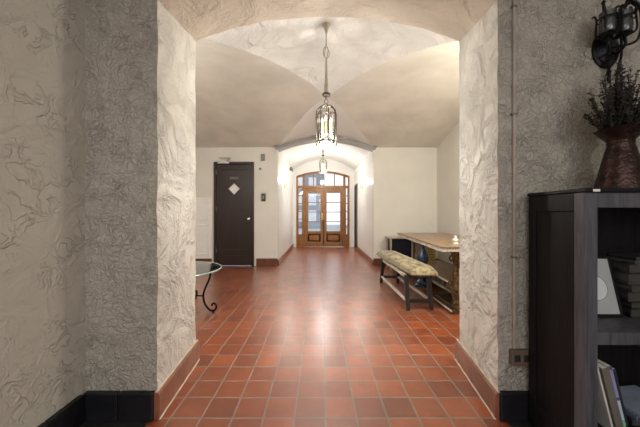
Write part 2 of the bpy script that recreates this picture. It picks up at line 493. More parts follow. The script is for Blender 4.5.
struct(ceil_, 'cream groin vaulted plaster ceiling of the hall', 'ceiling')
bm = BM(); P = arch_pts(-.96, 1.21, 2.60, 3.02); arch_band(bm, P, [(x, z+.06) for x, z in P], W+.15, E+.05)
struct(obj('ceiling_corridor', bm, m_corr, smooth=True), 'white barrel vaulted ceiling of the corridor', 'ceiling')

# corridor end wall with segmental opening
ox0, ox1 = -.817, 1.016
Q = arch_pts(ox0, ox1, 2.44, 2.61)
bm = BM()
box(bm, -1.1, ox0, E, E+.2, 0, 3.3); box(bm, ox1, 1.35, E, E+.2, 0, 3.3)
arch_band(bm, Q, [(x, 3.3) for x, z in Q], E, E+.2)
struct(obj('wall_corridor_end', bm, m_corr), 'white end wall around the glazed entrance doors', 'wall')

# hall / corridor baseboards
def run_base(name, segs, mat, lab, h=.165):
    bm = BM()
    for (x0, x1, y0, y1) in segs:
        L = max(x1-x0, y1-y0); n = max(1, round(L/.2))
        for i in range(n):
            if x1-x0 > y1-y0: box(bm, x0+L*i/n+.001, x0+L*(i+1)/n-.001, y0, y1, 0, h, .006)
            else: box(bm, x0, x1, y0+L*i/n+.001, y0+L*(i+1)/n-.001, 0, h, .006)
    struct(obj(name, bm, mat), lab, 'baseboard')
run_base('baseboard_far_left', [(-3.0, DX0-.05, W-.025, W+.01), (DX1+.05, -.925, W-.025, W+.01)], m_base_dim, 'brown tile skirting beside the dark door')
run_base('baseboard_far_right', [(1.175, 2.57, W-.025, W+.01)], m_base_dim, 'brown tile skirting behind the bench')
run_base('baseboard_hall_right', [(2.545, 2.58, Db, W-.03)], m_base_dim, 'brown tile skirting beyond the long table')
run_base('baseboard_corridor_left', [(-.94, -.905, W+.02, E)], m_base, 'terracotta skirting on the left corridor wall', .12)
run_base('baseboard_corridor_right', [(1.155, 1.19, W+.02, 8.7)], m_base, 'terracotta skirting on the right corridor wall', .12)

# ------------------------------------------------------------------ dark door
def struct_root(name, lab, cat, loc):
    r = thing(name, lab, cat, loc); r['kind'] = 'structure'; return r
d1 = struct_root('door_1', 'dark brown panelled door with a small diamond window', 'door', ((DX0+DX1)/2, W, 0))
bm = BM(); fw = .055
box(bm, DX0, DX0+fw, W-.03, W+.12, 0, DZ, .006); box(bm, DX1-fw, DX1, W-.03, W+.12, 0, DZ, .006)
box(bm, DX0+fw, DX1-fw, W-.03, W+.12, DZ-fw, DZ, .006)
obj('door_frame', bm, m_darkdoor, d1)
ix0, ix1, iz0, iz1 = DX0+fw+.004, DX1-fw-.004, .012, DZ-fw-.004
dcx = (ix0+ix1)/2-.0; diaz = 1.15+(213.5-188.8)*6.1/F; dr = .135
bm = BM()
yf = W+.01
# door leaf with a diamond hole
cx = dcx
outer = [(ix0, iz0), (cx, iz0), (ix1, iz0), (ix1, diaz), (ix1, iz1), (cx, iz1), (ix0, iz1), (ix0, diaz)]
inner = [(cx, diaz-dr), (cx, diaz-dr), (cx, diaz-dr), (cx+dr, diaz), (cx, diaz+dr), (cx, diaz+dr), (cx, diaz+dr), (cx-dr, diaz)]
for y in (yf, yf+.045):
    q = {}
    def V(p):
        if p not in q: q[p] = bm.verts.new((p[0], y, p[1]))
        return q[p]
    for i in range(8):
        a, b = outer[i], outer[(i+1) % 8]; c, d = inner[(i+1) % 8], inner[i]
        vs = [V(a), V(b), V(c)] + ([V(d)] if d != c else [])
        bm.faces.new(vs)
dd = [(cx, diaz-dr), (cx+dr, diaz), (cx, diaz+dr), (cx-dr, diaz)]
for i in range(4):
    a, b = dd[i], dd[(i+1) % 4]
    bm.faces.new([bm.verts.new((a[0], yf, a[1])), bm.verts.new((b[0], yf, b[1])), bm.verts.new((b[0], yf+.045, b[1])), bm.verts.new((a[0], yf+.045, a[1]))])
# raised stiles and rails
for (a, b, c, d) in ((ix0, ix0+.10, iz0, iz1), (ix1-.10, ix1, iz0, iz1), (ix0+.1, ix1-.1, iz1-.12, iz1), (ix0+.1, ix1-.1, iz0, iz0+.22), (ix0+.1, ix1-.1, .58-.28, .64-.28)):
    box(bm, a, b, yf-.012, yf+.002, c, d, .004)
obj('door_leaf', bm, m_darkdoor, d1)
bm = BM()
for i in range(4):
    a, b = Vector((dd[i][0], yf-.006, dd[i][1])), Vector((dd[(i+1) % 4][0], yf-.006, dd[(i+1) % 4][1]))
    tube(bm, [a, b], .010, 4)
obj('window_frame', bm, m_plate, d1)
bm = BM(); bm.faces.new([bm.verts.new((x, yf+.02, z)) for x, z in dd]); obj('diamond_pane', bm, m_whitegloss, d1)
bm = BM(); lathe(bm, [(.0, 0), (.028, .0), (.028, .006), (.012, .01), (.012, .035), (.027, .045), (.030, .06), (.022, .072), (0, .076)], 0, 0, 0, 16,
                 M=Matrix.Translation((ix1-.055, yf-.012, 1.03)) @ Matrix.Rotation(PI/2, 4, 'X'))
obj('door_knob', bm, m_chrome, d1, True)
bm = BM(); box(bm, cx-.10, cx+.09, yf-.010, yf, 1.905, 1.955, .004)
pl = obj('number_plate', bm, m_plate, d1)
bm = BM()
for i in range(4): box(bm, cx-.07+i*.038, cx-.045+i*.038, yf-.013, yf-.010, 1.92, 1.94)
obj('lettering', bm, m_blackplastic, pl)
bm = BM(); box(bm, DX0+.10, DX0+.36, W-.075, W-.03, DZ-.05, DZ+.015, .008)
tube(bm, [(DX0+.30, W-.06, DZ+.02), (DX0+.40, W-.12, DZ+.06), (DX0+.14, W-.08, DZ+.075)], .011, 6)
obj('door_closer', bm, m_chrome, d1)
for z in (.3, 1.2, 2.0):
    bm = BM(); lathe(bm, [(.011, 0), (.011, .09)], DX0+fw+.002, W-.02, z, 8); obj('hinge', bm, m_plate, d1)

# dark door at the corridor end right
d3 = struct_root('door_2', 'dark narrow door set in the right corridor wall beside the entrance', 'door', (1.2, 9.1, 0))
bm = BM(); box(bm, 1.165, 1.34, 8.75, 8.80, 0, 2.1, .004); box(bm, 1.165, 1.34, 9.40, 9.45, 0, 2.1, .004); box(bm, 1.165, 1.34, 8.80, 9.40, 2.05, 2.1, .004)
obj('door_frame', bm, m_darkdoor, d3)
bm = BM(); box(bm, 1.20, 1.24, 8.805, 9.395, .01, 2.045, .003); obj('door_leaf', bm, m_darkdoor, d3)
bm = BM(); lathe(bm, [(0, 0), (.02, 0), (.01, .02), (.024, .04), (0, .055)], n=12, M=Matrix.Translation((1.20, 8.87, 1.0)) @ Matrix.Rotation(-PI/2, 4, 'Y')); obj('door_knob', bm, m_brass, d3, True)

# ------------------------------------------------------------------ entrance doors
d2 = struct_root('door_3', 'honey oak double entrance doors with glazed panes, sidelights and arched transom', 'door', (.1, E, 0))
y0, y1 = E+.03, E+.10
bm = BM()
Qi = arch_pts(ox0+.055, ox1-.055, 2.385, 2.545)
Qo = arch_pts(ox0, ox1, 2.44, 2.61)
arch_band(bm, Qi, Qo, y0, y1)
box(bm, ox0, ox0+.055, y0, y1, 0, 2.42, .004); box(bm, ox1-.055, ox1, y0, y1, 0, 2.42, .004)
# sidelight posts and transom rail
pL, pR = -.60, .80
box(bm, pL, pL+.08, y0, y1, 0, 2.47, .004); box(bm, pR-.08+.08, pR+.08, y0, y1, 0, 2.47, .004)
box(bm, ox0+.05, ox1-.05, y0-.01, y1, 2.03, 2.11, .004)
obj('door_frame', bm, m_honey, d2)
# transom muntins
bm = BM()
for x in (-.22, .14, .50): box(bm, x-.018, x+.018, y0+.015, y1-.02, 2.11, 2.555, .003)
obj('transom_muntin', bm, m_honey, d2)
bm = BM()
P2 = arch_pts(ox0+.05, ox1-.05, 2.39, 2.55)
vs = [bm.verts.new((x, y0+.035, z)) for x, z in P2]; vs += [bm.verts.new((ox1-.05, y0+.035, 2.1)), bm.verts.new((ox0+.05, y0+.035, 2.1))]
bm.faces.new(vs); obj('transom_glass', bm, m_pane, d2)
# sidelights
for a, b in ((ox0+.055, pL), (pR+.08, ox1-.055)):
    bm = BM(); box(bm, a, b, y0+.01, y1-.01, 0, .42, .003); box(bm, a+.025, b-.025, y0, y0+.012, .10, .36, .004)
    for i in range(7):
        z = .42+(2.03-.42)*i/6; box(bm, a, b, y0+.01, y1-.02, z-.014, z+.014, .002)
    box(bm, a, a+.02, y0+.01, y1-.02, .42, 2.03); box(bm, b-.02, b, y0+.01, y1-.02, .42, 2.03)
    s = obj('sidelight', bm, m_honey, d2)
    bm = BM(); box(bm, a+.01, b-.01, y0+.04, y0+.046, .42, 2.03); obj('sidelight_glass', bm, m_pane, s)
mid = .122
for a, b, sgn in ((pL+.08, mid-.003, 1), (mid+.003, pR, -1)):
    bm = BM(); st = .105
    box(bm, a, a+st, y0+.025, y1-.005, .01, 2.025, .004); box(bm, b-st, b, y0+.025, y1-.005, .01, 2.025, .004)
    box(bm, a+st, b-st, y0+.025, y1-.005, 1.86, 2.025, .004); box(bm, a+st, b-st, y0+.025, y1-.005, .01, .18, .004)
    box(bm, a+st, b-st, y0+.025, y1-.005, .44, .54, .004)
    box(bm, a+st, b-st, y0+.06, y1-.01, .18, .44); box(bm, a+st+.035, b-st-.035, y0+.040, y0+.065, .215, .405, .010)
    for i in range(1, 4):
        z = .54+(1.86-.54)*i/4; box(bm, a+st, b-st, y0+.01, y1-.025, z-.012, z+.012, .002)
    leaf = obj('door_leaf', bm, m_honey, d2)
    bm = BM(); box(bm, a+st-.01, b-st+.01, y0+.03, y0+.036, .53, 1.87); obj('door_glass', bm, m_pane, leaf)
    if sgn == 1:
        bm = BM(); box(bm, b-.07, b-.02, y0+.016, y0+.028, .92, 1.16, .003); obj('lock_plate', bm, m_brass, leaf)
        bm = BM(); lathe(bm, [(0, 0), (.02, 0), (.01, .02), (.026, .045), (0, .06)], n=12, M=Matrix.Translation((b-.045, y0+.02, 1.08)) @ Matrix.Rotation(PI/2, 4, 'X')); obj('door_knob', bm, m_brass, leaf, True)
        bm = BM(); box(bm, b-.02, b+.018, y0+.002, y0+.028, .02, .95, .003); obj('door_handle', bm, m_blackplastic, leaf)

# outside, seen through the panes
bm = BM(); box(bm, -9, 9, E+.25, 30, -.2, -.04)
o = obj('pavement', bm, simple('pale_concrete', (.5, .5, .5), .8)); struct(o, 'pale pavement outside the entrance doors', 'pavement')
b_ = thing('building', 'grey building across the street seen through the left entrance door', 'building', (-2.6, 24, 0))
bm = BM(); box(bm, -8, .35, 22, 27, -.1, 4.6); obj('facade', bm, simple('grey_brick', (.30, .31, .34), .8), b_)
for i in range(7):
    for j in range(3):
        bm = BM(); x = -6.6+i*.95; z = .5+j*1.3; box(bm, x, x+.6, 21.96, 22.01, z, z+.9)
        obj('window', bm, simple('pale_window', (.8, .82, .85), .3) if 'pale_window' not in MATS else MATS['pale_window'], b_)

# ------------------------------------------------------------------ small wall items
def plate(name, cx, cz, w, h, lab, mat, y=W, t=.03, extra=None):
    r = thing(name, lab, 'wall fixture', (cx, y, cz))
    bm = BM(); box(bm, cx-w/2, cx+w/2, y-t, y+.002, cz-h/2, cz+h/2, .006); obj('housing', bm, mat, r)
    bm = BM(); (extra or (lambda b: box(b, cx-w*.2, cx+w*.2, y-t-.01, y-t+.002, cz-h*.22, cz+h*.22, .004)))(bm)
    obj('cover', bm, m_plate, r); return r
plate('door_chime', -1.25, 1.15+(213.5-157.5)*6.1/F, .085, .155, 'small grey chime box high on the wall right of the dark door', m_plate)
plate('intercom', -1.235, 1.15+(213.5-197.5)*6.1/F, .085, .17, 'dark intercom box on the wall right of the dark door', m_blackplastic, t=.045)
bm = BM(); lathe(bm, [(0, 0), (.028, 0), (.028, .012), (.012, .018), (.012, .03), (0, .032)], n=14, M=Matrix.Translation((-1.31, W, 2.13)) @ Matrix.Rotation(PI/2, 4, 'X'))
tag(obj('wall_button', bm, m_plate), 'small round metal button between the chime box and intercom', 'wall fixture')
bm = BM(); box(bm, -.935, -.86, 8.55, 8.68, 2.48, 2.58, .01); box(bm, -.87, -.83, 8.50, 8.62, 2.45, 2.53, .01)
tag(obj('security_camera', bm, m_plate), 'small grey device high on the left corridor wall', 'wall fixture')

# white panelled wainscot left of dark door
r = struct_root('trim_3', 'white panelled wainscot left of the dark door', 'wainscot', (-2.7, W, 0))
bm = BM(); box(bm, -3.0, DX0-.04, W-.04, W+.01, .165, 1.50, .006); obj('panel', bm, m_whitegloss, r)
bm = BM()
for z0_, z1_ in ((1.0, 1.42), (.25, .92)):
    for a, b in ((-2.92, -2.42),):
        box(bm, a, b, W-.052, W-.036, z0_, z0_+.03, .004); box(bm, a, b, W-.052, W-.036, z1_-.03, z1_, .004)
        box(bm, a, a+.03, W-.052, W-.036, z0_, z1_, .004); box(bm, b-.03, b, W-.052, W-.036, z0_, z1_, .004)
obj('moulding', bm, m_whitegloss, r)

# vertical conduit and outlet on the right pier
r = thing('wall_conduit', 'thin vertical conduit painted like the plaster, ending at an outlet beside the cabinet', 'conduit', (1.085, Df, .4))
bm = BM(); box(bm, 1.077, 1.093, Df-.016, Df+.01, .395, 3.2, .004); obj('channel', bm, simple('beige_metal', (.42, .37, .31), .5), r)
for z in (.9, 1.7, 2.3):
    bm = BM(); box(bm, 1.071, 1.099, Df-.018, Df+.01, z, z+.012, .002); obj('clip', bm, m_plate, r)
r = thing('power_outlet', 'brown power outlet low on the plaster between arch and cabinet', 'outlet', (1.115, Df, .35))
bm = BM(); box(bm, 1.06, 1.17, Df-.028, Df+.004, .305, .392, .006); obj('box', bm, simple('brown_outlet', (.16, .11, .085), .5), r)
for x in (1.09, 1.14):
    bm = BM(); box(bm, x-.016, x+.016, Df-.032, Df-.026, .33, .368, .003); obj('socket', bm, m_blackplastic, r)

# ------------------------------------------------------------------ lanterns
def lantern(name, X, Y, zb, zt, rad, ztop, lab, ornate=True):
    root = thing(name, lab, 'pendant light', (X, Y, zb))
    H = zt-zb
    # canopy
    bm = BM(); lathe(bm, [(.055, 0), (.05, -.03), (.03, -.06), (.016, -.10), (.009, -.13)], X, Y, ztop+.01, 20); obj('canopy', bm, m_litbronze, root, True)
    bm = BM(); hz = zt+.10
    if ornate:
        z1_, z2_ = hz+.34, hz+.47
        tube(bm, [(X, Y, ztop-.10), (X, Y, z2_)], .006, 8)
        for s in range(4):
            a = s*PI/2+.5
            tube(bm, smooth_path([(X, Y, z1_), (X+.03*math.cos(a), Y+.03*math.sin(a), (z1_*2+z2_)/3), (X+.03*math.cos(a), Y+.03*math.sin(a), (z1_+z2_*2)/3), (X, Y, z2_)], 5), .0045, 6)
        lathe(bm, [(.018, hz), (.02, hz+.06), (.014, hz+.16), (.008, z1_)], X, Y, 0, 12)
    else:
        tube(bm, [(X, Y, ztop-.1), (X, Y, hz-.01)], .008, 8)
    obj('stem', bm, m_litbronze, root, True)
    bm = BM(); lathe(bm, [(.0, hz-.045), (.006, hz-.04), (.01, hz-.02), (.034, hz-.012), (.040, hz), (.038, hz+.012), (.022, hz+.022), (.0, hz+.024)], X, Y, 0, 20)
    ring = [(X+.018*math.cos(2*PI*i/12), Y, hz-.062+.022*math.sin(2*PI*i/12)) for i in range(12)]
    obj('holder', bm, m_ironbrown, root, True)
    bm = BM(); tube(bm, ring, .0035, 6, True)
    obj('hanging_ring', bm, m_ironbrown, root, True)
    # cage ribs
    zs = zb+H*.72
    for i in range(8):
        a = 2*PI*i/8+.2; c, s = math.cos(a), math.sin(a)
        pts = [(X+rad*.96*c, Y+rad*.96*s, zb), (X+rad*c, Y+rad*s, zb+.02), (X+rad*c, Y+rad*s, zs),
               (X+rad*.88*c, Y+rad*.88*s, zs+H*.14), (X+rad*.5*c, Y+rad*.5*s, zs+H*.25), (X+.008*c, Y+.008*s, zt)]
        bm = BM(); tube(bm, smooth_path(pts, 4), .0048, 6); obj('rib', bm, m_ironbrown, root, True)
    for z, rr in ((zb+.01, rad), (zs, rad), (zs+H*.14, rad*.88)):
        bm = BM(); tube(bm, [(X+rr*math.cos(2*PI*i/24), Y+rr*math.sin(2*PI*i/24), z) for i in range(24)], .005, 6, True)
        obj('cage_band', bm, m_ironbrown, root, True)
    bm = BM()               # zigzag crown of points under the bottom ring
    tube(bm, [(X+rad*math.cos(2*PI*i/32), Y+rad*math.sin(2*PI*i/32), zb+(.004 if i % 2 else -.02)) for i in range(32)], .0035, 6, True)
    obj('crown_fringe', bm, m_ironbrown, root, True)
    bm = BM(); lathe(bm, [(rad*.9, zb+.012), (rad*.9, zs)], X, Y, 0, 24)
    bmesh.ops.delete(bm, geom=[f for f in bm.faces if len(f.verts) > 4], context='FACES_ONLY')
    obj('glass_shade', bm, m_glass, root, True)
    bm = BM(); lathe(bm, [(0, -.022), (.014, -.016), (.020, 0), (.014, .016), (0, .022)], X, Y, zb+.03, 16); obj('bulb', bm, m_bulb, root, True)
    # candle cluster
    bm = BM(); tube(bm, [(X, Y, zt), (X, Y, zb+.06)], .005, 6)
    for i in range(3):
        a = 2*PI*i/3+.4; q = rad*.48
        tube(bm, smooth_path([(X, Y, zb+.06), (X+q*.6*math.cos(a), Y+q*.6*math.sin(a), zb+.035), (X+q*math.cos(a), Y+q*math.sin(a), zb+.07)], 4), .004, 6)
        lathe(bm, [(.018, 0), (.022, .012), (.012, .014)], X+q*math.cos(a), Y+q*math.sin(a), zb+.07, 10)
    obj('candle_arms', bm, m_ironbrown, root, True)
    for i in range(3):
        a = 2*PI*i/3+.4; q = rad*.48; x, y = X+q*math.cos(a), Y+q*math.sin(a)
        bm = BM(); lathe(bm, [(.011, 0), (.011, H*.3)], x, y, zb+.085, 12); cd = obj('candle', bm, m_candle, root, True)
        bm = BM(); lathe(bm, [(.006, 0), (.014, .02), (.012, .035), (.003, .06), (0, .062)], x, y, zb+.085+H*.3, 12); obj('bulb', bm, m_bulb, cd, True)
    return root
lantern('pendant_lantern', .060, 2.66, 1.822, 2.184, .098, 2.99, 'bronze caged lantern hanging on a long stem in the hall behind the arch')
lantern('pendant_lantern', .09, 8.2, 2.36, 2.76, .115, 3.0, 'small lit lantern hanging in the corridor before the entrance doors', ornate=False)

# corridor sconces
def wall_sconce(X, Y, Z, sg, lab):
    root = thing('wall_sconce', lab, 'wall light', (X, Y, Z), 'lit candle sconces in the corridor')
    bm = BM(); box(bm, min(X, X+sg*.02), max(X, X+sg*.02), Y-.04, Y+.04, Z-.09, Z+.07, .008); obj('backplate', bm, m_brass, root)
    for s in (-1, 1):
        yy = Y+s*.07
        bm = BM(); tube(bm, smooth_path([(X+sg*.015, Y, Z-.04), (X+sg*.05, Y+s*.03, Z-.06), (X+sg*.08, yy, Z)], 5), .005, 6)
        lathe(bm, [(.014, 0), (.02, .01), (.01, .012)], X+sg*.08, yy, Z, 10); ar = obj('arm', bm, m_brass, root, True)
        bm = BM(); lathe(bm, [(.009, 0), (.009, .07)], X+sg*.08, yy, Z+.01, 10); obj('candle', bm, m_white, ar, True)
        bm = BM(); lathe(bm, [(.006, 0), (.016, .02), (.013, .036), (0, .06)], X+sg*.08, yy, Z+.08, 10); obj('bulb', bm, m_bulb, ar, True)
wall_sconce(-.93, 7.2, 1.9, 1, 'lit candle sconce on the left wall of the corridor')
wall_sconce(1.18, 7.6, 1.9, -1, 'lit candle sconce on the right wall of the corridor')

# ------------------------------------------------------------------ big dark sconce, top right
SX, SZ = 1.600, 2.065
root = thing('iron_wall_sconce', 'ornate black iron wall sconce with two cups above the dried branches', 'wall light', (SX, Df, SZ))
bm = BM(); Mx = Matrix.Translation((SX, Df, SZ)) @ Matrix.Rotation(PI/2, 4, 'X')
lathe(bm, [(.0, .0), (.075, .0), (.075, .010), (.066, .016), (.060, .012), (.050, .014), (.035, .030), (.0, .038)], n=28, sy=1.35, M=Mx)
obj('backplate', bm, m_iron, root, True)
bm = BM(); lathe(bm, [(0, -.20), (.006, -.19), (.010, -.17), (.005, -.155), (.012, -.14), (.006, -.12), (.02, -.10), (.026, -.085), (.018, -.075)], SX-.008, Df-.03, SZ, 14)
obj('finial', bm, m_iron, root, True)
cups = [(SX-.098, 1.452), (SX-.012, 1.452), (SX+.085, 1.47)]
for i, (cx_, cy_) in enumerate(cups[:2]):
    bm = BM(); z = SZ+.01
    tube(bm, smooth_path([(SX, Df-.03, SZ-.02), (cx_*.5+SX*.5, Df-.07, SZ-.055), (cx_, cy_-.005, SZ-.035), (cx_, cy_, z)], 6), .007, 8)
    lathe(bm, [(.0, 0), (.02, .0), (.034, .012), (.030, .018), (.022, .014)], cx_, cy_, z, 18)
    arm = obj('arm', bm, m_iron, root, True)
    bm = BM(); lathe(bm, [(.020, .0), (.031, .012), (.033, .04), (.031, .085), (.034, .112), (.031, .112), (.028, .085), (.030, .04), (.026, .015)], cx_, cy_, z+.012, 20)
    obj('cup', bm, simple('smoked_metal_cup', (.12, .125, .13), .22, .7, bump=.2), arm, True)
    bm = BM()
    for k_ in range(4):
        a = k_*PI/2+.6; c, s = math.cos(a), math.sin(a)
        tube(bm, smooth_path([(cx_+.02*c, cy_+.02*s, z), (cx_+.045*c, cy_+.045*s, z+.02), (cx_+.042*c, cy_+.042*s, z+.10), (cx_+.05*c, cy_+.05*s, z+.13), (cx_+.06*c, cy_+.06*s, z+.125)], 5), .0045, 6)
    tube(bm, [(cx_+.043*math.cos(2*PI*i/20), cy_+.043*math.sin(2*PI*i/20), z+.09) for i in range(20)], .004, 6, True)
    obj('cup_cage', bm, m_iron, arm, True)
bm = BM()
def scroll(cx0, cz0, y, r, turns, sgn, ph=0):
    return [(cx0+sgn*r*(1-t*.75)*math.cos(ph+t*turns*2*PI), y, cz0+r*(1-t*.75)*math.sin(ph+t*turns*2*PI)) for t in [i/26 for i in range(27)]]
tube(bm, scroll(SX-.03, SZ+.15, 1.46, .03, 1.3, 1, -.5), .0055, 6)
tube(bm, scroll(SX+.05, SZ+.165, 1.47, .04, 1.3, -1, -.5), .0055, 6)
tube(bm, smooth_path([(SX-.02, Df-.03, SZ+.03), (SX-.10, 1.48, SZ+.02), (SX-.108, 1.46, SZ+.12), (SX-.112, 1.46, SZ+.19)], 6), .0065, 8)
lathe(bm, [(0, .0), (.011, .008), (0, .025)], SX-.112, 1.46, SZ+.185, 10)
tube(bm, smooth_path([(SX, Df-.03, SZ), (SX+.06, 1.47, SZ-.01), (SX+.075, 1.45, SZ+.05), (SX+.065, 1.45, SZ+.17), (SX+.02, 1.46, SZ+.21), (SX+.01, 1.46, SZ+.18)], 6), .0065, 8)
for k_ in range(7):
    a = k_*.9; lathe(bm, [(0, -.014), (.011, 0), (0, .014)], SX+.03+.035*math.cos(a), 1.46, SZ+.165+.028*math.sin(a), 8)
obj('scrollwork', bm, m_iron, root, True)
bm = BM(); tube(bm, smooth_path([(SX+.025, 1.50, SZ+.03), (SX+.026, 1.50, SZ-.06), (SX+.015, 1.505, SZ-.13), (SX+.01, 1.52, SZ-.26)], 5), .006, 8)
obj('pull_rod', bm, m_iron, root, True)

# ------------------------------------------------------------------ dark cabinet
CT = 1.26
cab = thing('bookcase_cabinet', 'tall dark brown open bookcase against the plaster wall at right', 'bookcase', (1.62, 1.36, 0))
x0, x1, yA, yB = 1.144, 2.10, 1.20, 1.525
bm = BM(); box(bm, x0-.006, x1+.012, yA-.012, yB+.005, CT-.018, CT, .005); obj('top', bm, m_cab, cab)
bm = BM(); box(bm, x0+.008, x0+.022, yA+.05, yB-.04, .12, CT-.085)
obj('side_panel', bm, m_cab, cab)
for za, zb_ in ((CT-.10, CT-.0185), (.03, .14)):
    bm = BM(); box(bm, x0, x0+.03, yA+.05, yB-.04, za, zb_, .003); obj('side_rail', bm, m_cab, cab)
bm = BM(); box(bm, x1-.02, x1, yA+.05, yB-.04, .03, CT-.0185); obj('side_panel', bm, m_cab, cab)
for (px, py) in ((x0, yA), (x1-.056, yA), (x0, yB-.045), (x1-.056, yB-.045)):
    bm = BM(); dy = .052 if py == yA else .045
    box(bm, px, px+.056 if py == yA else px+.045, py, py+dy, 0, CT-.0185, .003); obj('post', bm, m_cab_edge if py == yA else m_cab, cab)
bm = BM(); box(bm, x0+.056, x1-.056, yA+.004, yA+.03, CT-.085, CT-.0185, .003); obj('top_rail', bm, m_cab_edge, cab)
bm = BM(); box(bm, x0+.045, x1-.045, yB-.016, yB-.006, .03, CT-.02); obj('back_panel', bm, m_cab, cab)
SH = .635
bm = BM(); box(bm, x0+.057, x1-.057, yA+.002, yA+.028, SH-.055, SH, .003); box(bm, x0+.024, x1-.022, yA+.03, yB-.018, SH-.02, SH, .001)
obj('shelf', bm, m_cab_edge, cab)
SB = .17
bm = BM(); box(bm, x0+.057, x1-.057, yA+.002, yA+.028, .05, SB, .003); box(bm, x0+.024, x1-.022, yA+.03, yB-.018, SB-.02, SB, .001)
obj('shelf', bm, m_cab, cab)
bm = BM(); box(bm, 1.166, 1.196, yA-.0135, yA-.0125, CT-.016, CT-.006)
obj('price_tag', bm, m_white, cab)

# framed print leaning on the upper shelf
fr = thing('picture_frame', 'dark framed print of a pale disc leaning on the upper bookcase shelf', 'picture', (1.39, 1.38, SH))
Mf = Matrix.Translation((1.392, 1.372, SH+.003)) @ Matrix.Rotation(-.235, 4, 'X')
w, h = .225, .30
bm = BM()
for (a, b, c, d) in ((-w/2, w/2, 0, .014), (-w/2, w/2, h-.014, h), (-w/2, -w/2+.014, .014, h-.014), (w/2-.014, w/2, .014, h-.014)):
    box(bm, a, b, 0, .014, c, d, .002, Mf)
obj('frame', bm, m_cab, fr)
bm = BM(); box(bm, -w/2+.01, w/2-.01, .005, .010, .01, h-.01, 0, Mf); obj('mat_board', bm, simple('grey_mat', (.42, .43, .43), .6, var=.05), fr)
bm = BM(); lathe(bm, [(.062, 0), (.062, .002)], n=40, M=Mf @ Matrix.Translation((0, .0035, h*.47)) @ Matrix.Rotation(PI/2, 4, 'X') @ Matrix.Translation((0, 0, -.001)))
obj('disc', bm, simple('pale_paper', (.68, .69, .68), .7, var=.05), fr)
bm = BM(); tube(bm, [Mf @ Vector((.062*math.cos(2*PI*i/40), .002, h*.47+.062*math.sin(2*PI*i/40))) for i in range(40)], .0014, 5, True)
obj('outline', bm, m_plate, fr)

# stack of albums on upper shelf
zc = SH+.001
albs = [(.045, 'thick black album at the bottom of the stack on the upper bookcase shelf', (.020, .018, .018)),
        (.030, 'dark brown album second from the bottom of the upper shelf stack', (.045, .033, .028)),
        (.050, 'thick grey-black album in the middle of the upper shelf stack', (.035, .033, .034)),
        (.035, 'brownish grey album above the middle of the upper shelf stack', (.075, .062, .055)),
        (.055, 'broad charcoal album near the top of the upper shelf stack', (.055, .05, .048)),
        (.045, 'dark taupe album just under the topmost ones of the upper shelf stack', (.050, .045, .043)),
        (.020, 'thin grey folder second from the top of the upper shelf stack', (.085, .08, .078)),
        (.018, 'thin dark folder topmost on the upper shelf stack', (.04, .038, .042))]
m_pages = simple('album_pages', (.055, .05, .045), .8, bump=.3)
for i, (t, lab, col) in enumerate(albs):
    dx = [0, .008, -.005, .003, -.008, .0, .02, .03][i]
    a = thing('photo_album', lab, 'album', (1.65, 1.44, zc), 'albums stacked on the upper bookcase shelf')
    X0, X1, Y0, Y1 = 1.528+dx, 1.80+dx, 1.365+.004*(i % 3), 1.498
    m_c = simple('album_cover_%d' % i, col, .45, bump=.2)
    bm = BM(); box(bm, X0, X1, Y0, Y1, zc, zc+.004, .0015); box(bm, X0, X1, Y0, Y1, zc+t-.005, zc+t-.001, .0015)
    # rounded spine towards the left
    pts = [(X0+.004-.010*math.sin(PI*k/8), zc+.002+(t-.005)*k/8) for k in range(9)]
    for (xa, za), (xb, zb2) in zip(pts, pts[1:]):
        bm.faces.new([bm.verts.new((xa, Y0, za)), bm.verts.new((xb, Y0, zb2)), bm.verts.new((xb, Y1, zb2)), bm.verts.new((xa, Y1, za))])
    obj('cover', bm, m_c, a)
    bm = BM(); box(bm, X0+.004, X1-.004, Y0+.004, Y1-.003, zc+.0042, zc+t-.0052); obj('pages', bm, m_pages, a)
    zc += t+.0005

# lower shelf: leaning books
def leaning(name, lab, xb, xt, hgt, t, yA_, yB_, col, cat='book', colspine=None, grp=None):
    ang = math.asin(max(-1, min(1, (xt-xb)/hgt)))
    M = Matrix.Translation((xb, 0, SB+.001)) @ Matrix.Rotation(ang, 4, 'Y')
    # right-hand lower edge at xb, book leans to the left
    r = thing(name, lab, cat, (xb, (yA_+yB_)/2, SB), grp)
    bm = BM(); box(bm, -t, 0, yA_, yB_, 0, hgt, min(.003, t*.2), M); obj('cover', bm, simple(name+lab[:6]+'_cover', col, .4, var=.1), r)
    if colspine:
        for (a, b, c) in colspine:
            bm = BM(); box(bm, -t*.85, -t*.15, yA_-.0012, yA_-.0002, hgt*a, hgt*b, 0, M); obj('spine_band', bm, simple('band', c, .4), r)
    bm = BM(); box(bm, -t*.82, -t*.18, yA_+.004, yB_-.002, hgt-.001, hgt+.001, 0, M); obj('page_edge', bm, m_white, r)
G = 'books leaning on the lower bookcase shelf'
leaning('book', 'tall thin white folder leaning against the bookcase post on the lower shelf', 1.312, 1.218, .385, .009, 1.235, 1.42, (.62, .60, .54), grp=G)
leaning('book', 'thick taupe book leaning between the white folder and the blue-spined book', 1.372, 1.300, .295, .034, 1.25, 1.42, (.16, .145, .12), grp=G)
leaning('book', 'slim book with a blue, white and green spine leaning beside the taupe book', 1.403, 1.335, .290, .024, 1.27, 1.43, (.10, .09, .16), colspine=[(.03, .12, (.25, .6, .3)), (.13, .45, (.55, .65, .8)), (.5, .95, (.30, .28, .50))], grp=G)
leaning('book', 'narrow black book rightmost of those leaning on the lower shelf', 1.424, 1.362, .270, .012, 1.28, 1.43, (.03, .03, .04), grp=G)
z = SB+.001
